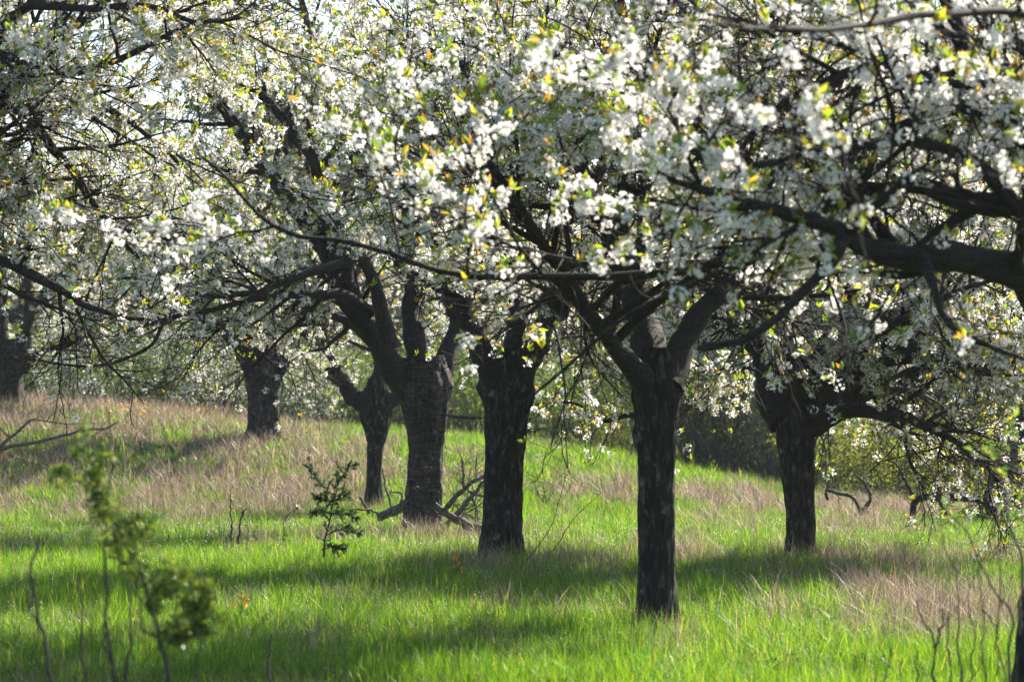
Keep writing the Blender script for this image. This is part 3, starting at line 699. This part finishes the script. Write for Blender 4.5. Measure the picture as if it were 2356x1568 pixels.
for (y0, y1, dg, dd_, segs, wf) in ((14, 24, 4200, 1400, 3, 1.0), (24, 36, 2800, 1300, 2, 1.25), (36, 52, 1100, 800, 2, 1.7), (52, 95, 430, 420, 2, 2.4)):
    x, y, hs, az = scatter(y0, y1, dg); dr = dryness(x, y)
    k = rng.uniform(0, 1, len(x)) < (1-.45*dr)
    tuft = .8 + .35*wav(x, y, 1.9, 5)
    h = (rng.uniform(.10, .26, len(x))*np.clip(tuft, .4, 1.4)*(1-.25*dr)*hs)[k]
    blades(mg, x[k], y[k], h, rng.uniform(.0036, .0068, len(h))*wf, .8, segs, .6, az[k])
    x, y, hs, az = scatter(y0, y1, dd_); dr = dryness(x, y)
    k = rng.uniform(0, 1, len(x)) < dr*1.1+.05
    h = (rng.uniform(.10, .40, len(x))*(.5+.5*dr)*hs)[k]
    blades(md, x[k], y[k], h, rng.uniform(.0025, .005, len(h))*wf, 1.0, segs+1, .8, az[k])
for (u, v, sx, sy, n) in ((1150, 1300, .75, .5, 420), (985, 1240, .9, .6, 480), (1060, 1270, .7, .8, 260), (1230, 1330, .6, .7, 260), (1840, 1300, .8, .6, 260), (1680, 1290, 1., 1., 260),
                          (600, 1010, 1.2, .8, 380), (2000, 1250, 1.6, 1.2, 420), (640, 1260, .5, .8, 160), (2200, 1430, .6, .9, 260), (1600, 1510, .4, .5, 90), (1500, 1425, .35, .25, 60)):
    g = G(u, v); x = g[0] + rng.normal(0, sx, n); y = g[1] - .3 + rng.normal(0, sy, n)
    blades(md, x, y, rng.uniform(.15, .5, n), rng.uniform(.0035, .006, n)*max(1, g[1]/30), .7, 4, .7)
tag(mg.build('grass', M_GRASS, None, False), 'fresh green meadow grass', 'grass', kind='stuff')
tag(md.build('dry_grass', M_DRY, None, False), 'dry straw coloured grass left from last year', 'grass', kind='stuff')

# low broad leaved weeds between the grasses
def weeds():
    m = MB(); x, y, hs, az = scatter(15, 48, 16); k = wav(x, y, 1.4, 2) + .5*rng.normal(0, 1, len(x)) > .55; x, y = x[k], y[k]; n = len(x)
    p = np.stack([x, y, H(x, y) + rng.uniform(.02, .14, n)], 1)
    leaf_tufts(m, p, np.tile([0, 0, .5], (n, 1)), 6, .03, .08, .5, 1.0)
    tag(m.build('weeds', M_LEAFG, None, False), 'low broad leaved weeds among the meadow grass', 'weeds', kind='stuff')
weeds()
# dew on the blades; its sparkle is put into the drops' white colour
M_DEW_GLINT = leafy('dew', [(0, (.85, .87, .88)), (1, (.92, .92, .9))], (1, 1, 1), .55, .2, .2)
def dew():
    m = MB(); x = np.concatenate([scatter(15, 26, 55)[0:2], scatter(26, 46, 26)[0:2]], 1); y = x[1]; x = x[0]
    k = dryness(x, y) < .35; x, y = x[k], y[k]; n = len(x)
    c = np.stack([x, y, H(x, y) + rng.uniform(.1, .24, n)], 1); r = (rng.uniform(.0022, .0045, n)*np.clip(y/24, .8, 1.7))[:, None]
    V = np.stack([c + r*np.array(a) for a in ((1, 0, 0), (-1, 0, 0), (0, 1, 0), (0, -1, 0), (0, 0, 1), (0, 0, -1))], 1).reshape(-1, 3)
    f = np.array([[0, 2, 4], [2, 1, 4], [1, 3, 4], [3, 0, 4], [2, 0, 5], [1, 2, 5], [3, 1, 5], [0, 3, 5]])
    m.add(V, (f[None] + (np.arange(n)*6)[:, None, None]).reshape(-1, 3))
    tag(m.build('dew_drops', M_DEW_GLINT), 'dew drops on the grass blades, their glint put into white colour', 'dew', kind='stuff')
dew()

# ------------------------------------------------------------------ dead wood and small plants
def woody(name, label, cat, sticks, m=None, seed=0, side=0, sl=(.1, .35), group=None, part='branch'):
    """sticks: list of (pts, r0, r1); first is the thing's main body, the others its branches"""
    base = np.asarray(sticks[0][0][0], float); t = empty(name, tuple(base), label, cat, group)
    for n, (pts, r0, r1) in enumerate(sticks):
        q = gnarl(resample(pts, 26), r0*.22+.004); rr = np.linspace(r0, r1, 26)*(1+.08*rng.normal(0, 1, 26)); rr[-1] *= .5
        mb = MB(); mb.tubes(q-base, rr, 9, lump=.04)
        if side:
            B, Rb = sprout((q-base)[None], rr[None], side, .1, 1, sl[0], sl[1], 5, .7, 1.4, .0, .35, .5, .009, .002, .4); mb.tubes(B, Rb, 4, cap=False)
            b2, r2 = sprout(B, Rb, 3, .2, 1, sl[0]*.3, sl[1]*.3, 3, .6, 1.3, 0, .3, .6, .005, .0015); mb.tubes(b2, r2, 3, cap=False)
        mb.build(part if n else ('log' if r0 > .05 else 'stem'), m or M_DEAD, t)
    return t
def pp(px, d): return [P(u, v, d) for u, v in px]
# between the two middle trunks
woody('dead_log', 'dark rotten log leaning on the foot of the banded trunk, pointing left', 'log',
      [(pp([(868, 1190), (900, 1178), (925, 1165), (960, 1140), (985, 1130)], 44.3), .065, .09), (pp([(905, 1175), (893, 1140), (885, 1110), (880, 1075)], 44.3), .02, .01),
       (pp([(870, 1180), (845, 1172), (800, 1172)], 44.3), .02, .012), (pp([(850, 1180), (838, 1160), (828, 1142)], 44.3), .025, .02), (pp([(920, 1165), (925, 1135), (905, 1132)], 44.3), .02, .014)], side=2)
woody('fallen_branch', 'grey fallen bough lying between the banded and fluted trunks', 'branch',
      [(pp([(1000, 1160), (1030, 1182), (1060, 1200), (1090, 1212), (1150, 1222)], 41), .05, .075), (pp([(1020, 1178), (1050, 1140), (1080, 1115), (1110, 1095), (1150, 1070)], 41), .04, .02),
       (pp([(1068, 1125), (1066, 1090), (1063, 1055)], 41), .022, .014), (pp([(1050, 1185), (1075, 1155), (1095, 1130), (1115, 1105)], 40.7), .035, .02),
       (pp([(1085, 1140), (1095, 1165), (1100, 1200)], 40.8), .02, .008), (pp([(1095, 1105), (1096, 1060), (1100, 1040)], 41.1), .014, .006), (pp([(1080, 1130), (1110, 1140), (1140, 1142)], 40.8), .018, .014)], side=11, sl=(.15, .5))
woody('brushwood', 'tangle of thin grey brushwood heaped between the banded and fluted trunks', 'brushwood',
      [(pp([(1025, 1205), (1060, 1165), (1100, 1120)], 41.6), .02, .008), (pp([(1035, 1150), (1070, 1180), (1112, 1195)], 41.6), .018, .008), (pp([(1030, 1190), (1080, 1175), (1120, 1150)], 41.9), .016, .008),
       (pp([(1060, 1210), (1075, 1140), (1082, 1075)], 41.9), .016, .006), (pp([(1095, 1210), (1090, 1150), (1060, 1100)], 41.7), .014, .006), (pp([(1030, 1215), (1045, 1150), (1040, 1110)], 41.8), .012, .005)], side=9, sl=(.15, .5))
woody('fallen_branch', 'thorny dead branch lying on the dry bank at the left edge', 'branch',
      [(pp([(-60, 1058), (0, 1036), (40, 1022), (90, 1016), (150, 1000), (200, 988), (245, 985), (275, 968)], 54.5), .045, .014), (pp([(-30, 1060), (20, 1010), (60, 975), (85, 962)], 54.7), .04, .022),
       (pp([(85, 965), (130, 972), (180, 975), (222, 972)], 54.7), .014, .006), (pp([(20, 1005), (-10, 975), (-40, 955)], 54.6), .014, .01), (pp([(240, 986), (205, 1010), (180, 1045)], 54.5), .012, .005),
       (pp([(240, 985), (252, 1010), (250, 1045)], 54.5), .01, .005)], side=12, sl=(.1, .45))
woody('fallen_branch', 'hooked dark fallen branch in dry grass right of the right hand trunk', 'branch',
      [(pp([(1905, 1150), (1900, 1128), (1935, 1135), (1965, 1148), (1985, 1190)], 48), .028, .034), (pp([(1902, 1130), (1908, 1100), (1925, 1080)], 48), .025, .012)], m=M_STEM, side=7, sl=(.1, .4))
woody('fallen_branch', 'short forked dead stump of a branch in the dry grass', 'branch',
      [(pp([(1960, 1195), (1990, 1168), (2002, 1140), (1988, 1110), (1962, 1085)], 48), .045, .015), (pp([(1985, 1172), (2015, 1190)], 48), .035, .02)], m=M_STEM, side=7, sl=(.1, .4))
woody('fallen_branch', 'long dark fallen bough propped level above dry grass on the right', 'branch',
      [(pp([(2098, 1200), (2106, 1150), (2145, 1141), (2200, 1142), (2260, 1145), (2330, 1130)], 47), .05, .085), (pp([(2108, 1150), (2085, 1110), (2070, 1080), (2055, 1060)], 47), .04, .012),
       (pp([(2150, 1142), (2165, 1160), (2185, 1200)], 47), .03, .02)], m=M_LIMB, side=12, sl=(.15, .6))
woody('dead_tree', 'dark leaning twin stemmed tree behind the fallen bough at the right edge', 'tree',
      [(pp([(2260, 1205), (2275, 1160), (2300, 1110), (2330, 1060), (2350, 980), (2380, 880)], 47), .16, .09), (pp([(2350, 1210), (2335, 1150), (2320, 1110), (2330, 1060)], 47.2), .13, .1)], m=M_LIMB, side=8, sl=(.6, 1.6))
# juniper
def juniper():
    d = 33.; t = empty('juniper_sapling', tuple(P(745, 1275, d)), 'small dark juniper sapling standing in the grass left of the thinnest tree', 'sapling'); b = P(745, 1275, d)
    st = [([(745, 1280), (752, 1220), (765, 1170), (775, 1120), (778, 1070)], .014), ([(768, 1140), (745, 1120), (720, 1090), (712, 1065)], .008), ([(773, 1125), (785, 1100), (800, 1080), (815, 1065)], .007),
          ([(760, 1180), (735, 1170), (722, 1180)], .007), ([(760, 1185), (790, 1180), (822, 1190)], .008), ([(750, 1230), (775, 1220), (800, 1215), (828, 1228)], .008), ([(766, 1150), (785, 1140), (795, 1135)], .006), ([(748, 1255), (770, 1258), (792, 1262)], .006),
          ([(765, 1160), (740, 1148), (725, 1146)], .006)]
    m = MB(); qs = []
    for px, r in st:
        q = gnarl(resample([P(u, v, d+rng.uniform(-.12, .12)) for u, v in px], 12), .012)-b; m.tubes(q, np.linspace(r, .003, 12), 6); qs.append(q)
    Q = np.stack(qs); B, Rb = sprout(Q, np.full(Q.shape[:2], .006), 26, .1, 1, .06, .19, 5, .5, 1.3, .15, .3, .6, .004, .002); m.tubes(B, Rb, 3, cap=False)
    m.build('stem', M_STEM, t); m = MB(); p, dd = pts_on(B, 14, .05, 1); leaf_tufts(m, p, dd, 4, .02, .04, .18, .7); m.build('foliage', M_NEEDLE, t, False)
juniper()
def sapling(name, label, cat, stems, d, leafpx=(), leafm=None, ln=(.05, .09), per=5, rad=.03, m=None, group=None, side=0, sl=(.1, .3), nleaf=6):
    """thin stems plus leaf tufts at given picture points"""
    b = P(*stems[0][0][0], d); t = empty(name, tuple(b), label, cat, group); mb = MB()
    for px, r0, r1 in stems:
        q = gnarl(resample(pp(px, d), 18), .012)-b; rr = np.linspace(r0, r1, 18); mb.tubes(q, rr, 7)
        if side:
            B, Rb = sprout(q[None], rr[None], side, .25, 1, sl[0], sl[1], 5, .4, 1.1, .2, .3, .6, .005, .0015); mb.tubes(B, Rb, 4, cap=False)
    mb.build('stem', m or M_STEM, t)
    if len(leafpx):
        mb = MB()
        for (u, v, s) in leafpx:
            c = P(u, v, d)-b; p = c + rng.normal(0, 1, (nleaf, 3))*s; leaf_tufts(mb, p, np.tile([0, 0, .4], (nleaf, 1)), per, ln[0], ln[1], .5, .9)
        mb.build('foliage', leafm or M_LEAFY, t, False)
    return t
# blurred shrub in the left foreground
LF = [(p[0]+rng.normal(0, 9), p[1]+rng.normal(0, 9), .024) for p in
      [(140, 1075), (135, 1095), (180, 1000), (178, 1045), (245, 1050), (200, 1110), (215, 1120), (230, 1130), (215, 1150), (225, 1160), (240, 1165), (250, 1175), (265, 1190), (280, 1205), (285, 1225), (300, 1260), (270, 1240), (310, 1285), (330, 1225), (345, 1210),
       (390, 1310), (400, 1330), (370, 1345), (350, 1370), (420, 1370), (440, 1390), (460, 1400), (480, 1420), (490, 1375), (410, 1400), (400, 1440), (380, 1470), (420, 1470), (470, 1350), (480, 1360), (440, 1430), (350, 1400), (330, 1340), (500, 1430), (480, 1450), (395, 1355), (420, 1340), (300, 1320), (460, 1440), (440, 1460), (405, 1480)]]
sapling('young_shrub', 'blurred leafy young shrub in the left foreground', 'shrub',
        [([(385, 1700), (385, 1560), (375, 1480), (345, 1390), (310, 1290), (265, 1200), (225, 1140), (200, 1110)], .012, .004), ([(375, 1480), (330, 1440), (320, 1380), (310, 1290)], .007, .004),
         ([(345, 1390), (400, 1370), (450, 1400), (490, 1425)], .006, .003), ([(340, 1380), (400, 1330), (440, 1310), (480, 1360)], .006, .003), ([(380, 1490), (420, 1450), (470, 1440)], .005, .003), ([(270, 1210), (330, 1225), (350, 1210)], .004, .002),
         ([(225, 1140), (235, 1090), (245, 1050)], .004, .002), ([(200, 1110), (180, 1060), (178, 1000)], .003, .002), ([(200, 1110), (160, 1100), (135, 1080)], .003, .002)],
        12.5, LF, M_LEAFS, ln=(.022, .042), per=4, nleaf=14)
bs = 'bare stems in the left foreground'
sapling('bare_stem', 'tallest bare grey stem rising through the leafy young shrub', 'plant', [([(275, 1700), (262, 1530), (243, 1430), (240, 1330), (245, 1230), (252, 1120), (262, 1050), (245, 960), (240, 900)], .009, .003), ([(262, 1530), (240, 1480), (243, 1430)], .006, .004)], 13, group=bs)
sapling('bare_stem', 'forked dark bare stem at the left edge of the foreground', 'plant', [([(135, 1700), (118, 1540), (95, 1450), (78, 1380), (78, 1290), (88, 1240)], .011, .005), ([(95, 1450), (70, 1400), (58, 1320)], .006, .003)], 13, group=bs)
sapling('bare_stem', 'thin straight bare stem between the forked stem and the leafy shrub', 'plant', [([(205, 1700), (195, 1560), (188, 1460), (185, 1350), (188, 1290)], .008, .003)], 13.5, group=bs)
sapling('bare_stem', 'dark bare stem close beside the leafy shrub stem', 'plant', [([(290, 1700), (292, 1540), (300, 1440), (300, 1340), (290, 1290)], .009, .004)], 13, group=bs)
sapling('bare_stem', 'short blurred twig in grass right of the leafy young shrub', 'plant', [([(455, 1700), (450, 1560), (460, 1480), (462, 1440)], .006, .003)], 13.5, group=bs)
sapling('bare_stem', 'lone short stub in the grass below the orange seedling', 'plant', [([(620, 1640), (618, 1560), (620, 1490), (622, 1460)], .008, .005)], 15.5, group=bs)
# right foreground
rs = 'bare stems in the right foreground'
sapling('bare_stem', 'forked bare stub at the bottom right, two prongs', 'plant', [([(2150, 1700), (2150, 1560), (2148, 1480), (2125, 1420), (2108, 1380)], .01, .005), ([(2148, 1490), (2165, 1450), (2172, 1400)], .008, .005)], 15, group=rs)
sapling('bare_stem', 'tall thin bare stem bent left, beside the forked stub', 'plant', [([(2220, 1700), (2212, 1560), (2205, 1450), (2200, 1330), (2180, 1270), (2165, 1210), (2158, 1160)], .008, .002)], 15, group=rs, side=2)
sapling('bare_stem', 'straight bare stem with a kink midway right of the bent one', 'plant', [([(2275, 1700), (2265, 1560), (2262, 1430), (2255, 1340), (2258, 1280)], .006, .003), ([(2258, 1400), (2290, 1440), (2295, 1560)], .004, .004)], 15, group=rs)
sapling('bare_stem', 'short dark twig left of the forked stub', 'plant', [([(2105, 1700), (2108, 1560), (2112, 1500)], .007, .004)], 15, group=rs)
for n, (px, lab) in enumerate([([(2190, 1700), (2186, 1540), (2180, 1440), (2186, 1370)], 'thin dark stem just right of the forked stub'),
        ([(2240, 1700), (2236, 1560), (2240, 1460), (2230, 1400), (2236, 1340)], 'thin twiggy stem between the two tall bare stems'),
        ([(2310, 1700), (2306, 1540), (2296, 1440), (2300, 1330), (2290, 1220)], 'tall twiggy stem in front of the near right trunk'),
        ([(2075, 1700), (2078, 1580), (2070, 1520)], 'shortest twiggy stem at the left of the right foreground stems'),
        ([(2030, 1700), (2034, 1590), (2046, 1500), (2040, 1440)], 'leaning twiggy stem apart from the others on the right')]):
    sapling('bare_stem', lab, 'plant', [(px, .0065, .0025)], 15.5 - .3*n, group=rs, side=4, sl=(.08, .25))
sapling('cherry_sapling', 'long thin sapling arching up beside the near right trunk with bronze leaves', 'sapling',
        [([(2330, 1700), (2320, 1560), (2330, 1420), (2290, 1370), (2255, 1290), (2235, 1230), (2200, 1200), (2170, 1180)], .01, .003), ([(2345, 1460), (2350, 1300), (2330, 1220), (2310, 1150), (2290, 1060)], .01, .003)], 14.5,
        [(2170, 1170, .03), (2200, 1190, .02), (2330, 1180, .03), (2320, 1165, .03), (2290, 1060, .04), (2330, 1030, .05), (2270, 1040, .04), (2300, 1010, .05), (2340, 990, .04)], M_LEAFG, ln=(.03, .06), per=2, nleaf=4)
# middle distance
sapling('dead_stick', 'upright dead stick with a reddish bud in shaded grass', 'stick', [([(532, 1245), (533, 1200), (530, 1165), (532, 1132)], .012, .006), ([(533, 1215), (528, 1200), (527, 1195)], .006, .004)], 36.5, [(532, 1140, .01), (536, 1175, .012)], M_LEAFO, per=1, nleaf=3)
sapling('dead_stick', 'crooked black dead stick beside the budded one', 'stick', [([(548, 1250), (552, 1210), (558, 1180), (570, 1170)], .014, .008), ([(557, 1185), (558, 1165)], .008, .006)], 36.3)
sapling('dead_weed', 'bent dry weed stalk with drooping seed head left of the juniper', 'weed', [([(652, 1245), (655, 1200), (668, 1180), (685, 1168), (690, 1182)], .007, .004)], 35, [(687, 1170, .012)], M_DRY, per=2, nleaf=4)
og = 'orange leaved seedlings in the grass'
def seedling(u, v0, d, hpx, label, s=1.0):
    sapling('orange_seedling', label, 'seedling', [([(u, v0), (u+2, v0-hpx*.5), (u+3, v0-hpx)], .004*s, .002)], d, [(u+3, v0-hpx*.95, .02*s), (u-1, v0-hpx*.5, .025*s)], M_LEAFO, ln=(.04*s, .07*s), per=2, nleaf=4, group=og)
seedling(555, 1412, 22.3, 40, 'orange leaved seedling alone in the green grass of the left foreground')
seedling(1050, 1318, 28, 38, 'orange leaved seedling in the dry grass left of the fluted trunk')
for n, (u, v, h) in enumerate([(250, 965, 30), (300, 968, 34), (340, 968, 32), (385, 968, 36), (410, 968, 30), (440, 972, 26), (485, 975, 30), (275, 962, 24), (325, 970, 26), (500, 978, 22)]):
    g = G(u, v); sapling('orange_sapling', 'young orange leaved sapling in the row along the top of the left bank', 'sapling', [([(u, v+4), (u+2, v-h*.5), (u+rng.uniform(-4, 4), v-h)], .008, .003)], float(g[1]),
        [(u, v-h, .1), (u+3, v-h*.7, .12), (u-3, v-h*.45, .1)], M_LEAFO, ln=(.05, .09), per=2, nleaf=4, group='orange saplings along the top of the bank')
# dry umbel weeds
wg = 'dry umbel weeds round the trunks'
def weed(u, v0, d, px, label):
    b = [(u, v0)] + px; e = px[-1]
    sapling('dry_weed', label, 'weed', [(b, .006, .003)] + [([e, (e[0]+dx, e[1]+dy)], .0018, .0012) for dx, dy in ((-9, -8), (-4, -12), (3, -12), (8, -9))], d, [(e[0]+dx, e[1]+dy, .008) for dx, dy in ((-9, -8), (-4, -12), (3, -12), (8, -9))], M_DRY, ln=(.01, .02), per=1, nleaf=5, group=wg)
weed(1110, 1300, 32, [(1130, 1220), (1147, 1160)], 'dry umbel weed crossing the fluted trunk, tallest of those there')
weed(1190, 1290, 32, [(1160, 1230), (1122, 1178)], 'dry umbel weed leaning left across the fluted trunk')
weed(1085, 1300, 32.5, [(1112, 1250), (1118, 1210)], 'short dry umbel weed at the left of the fluted trunk')
weed(1250, 1300, 33, [(1290, 1240), (1322, 1190), (1375, 1140)], 'long thin dry weed leaning right, right of the fluted trunk')
weed(1195, 1310, 32, [(1262, 1220), (1290, 1140), (1298, 1100)], 'thin dry stalk standing right of the fluted trunk')
weed(925, 1240, 40.5, [(950, 1160), (985, 1085)], 'dry umbel weed crossing the banded trunk')
weed(1010, 1240, 40.5, [(990, 1180), (960, 1130)], 'dry umbel weed leaning left across the banded trunk')
sapling('small_bush', 'small dark sparse bush in the sunny grass right of the fluted trunk', 'bush', [([(1255, 1165), (1255, 1140), (1250, 1110)], .012, .004), ([(1255, 1160), (1268, 1140), (1275, 1115)], .01, .004), ([(1255, 1160), (1240, 1140), (1235, 1120)], .01, .004)], 51,
        [(1255, 1130, .1), (1265, 1140, .1), (1245, 1140, .1), (1255, 1150, .12)], M_LEAFD, ln=(.03, .06), per=2, nleaf=14, side=10, sl=(.15, .5))

# ------------------------------------------------------------------ hazy air
def haze():
    m, nt, out = mat('hazy_air'); v = nt.nodes.new('ShaderNodeVolumePrincipled')
    v.inputs['Color'].default_value = (.80, .88, 1, 1); v.inputs['Density'].default_value = .0002; v.inputs['Anisotropy'].default_value = .2
    nt.links.new(v.outputs[0], out.inputs[1])
    mb = MB(); x0, x1, y0, y1, z0, z1 = -950, 950, -80, 1650, -3, 30
    V = [(x, y, z) for z in (z0, z1) for y in (y0, y1) for x in (x0, x1)]
    mb.add(V, np.array([[0, 2, 3, 1], [4, 5, 7, 6], [0, 1, 5, 4], [2, 6, 7, 3], [0, 4, 6, 2], [1, 3, 7, 5]]))
    tag(mb.build('haze', m, None, False), 'thin bluish morning haze over the meadow', 'haze', kind='stuff')
haze()
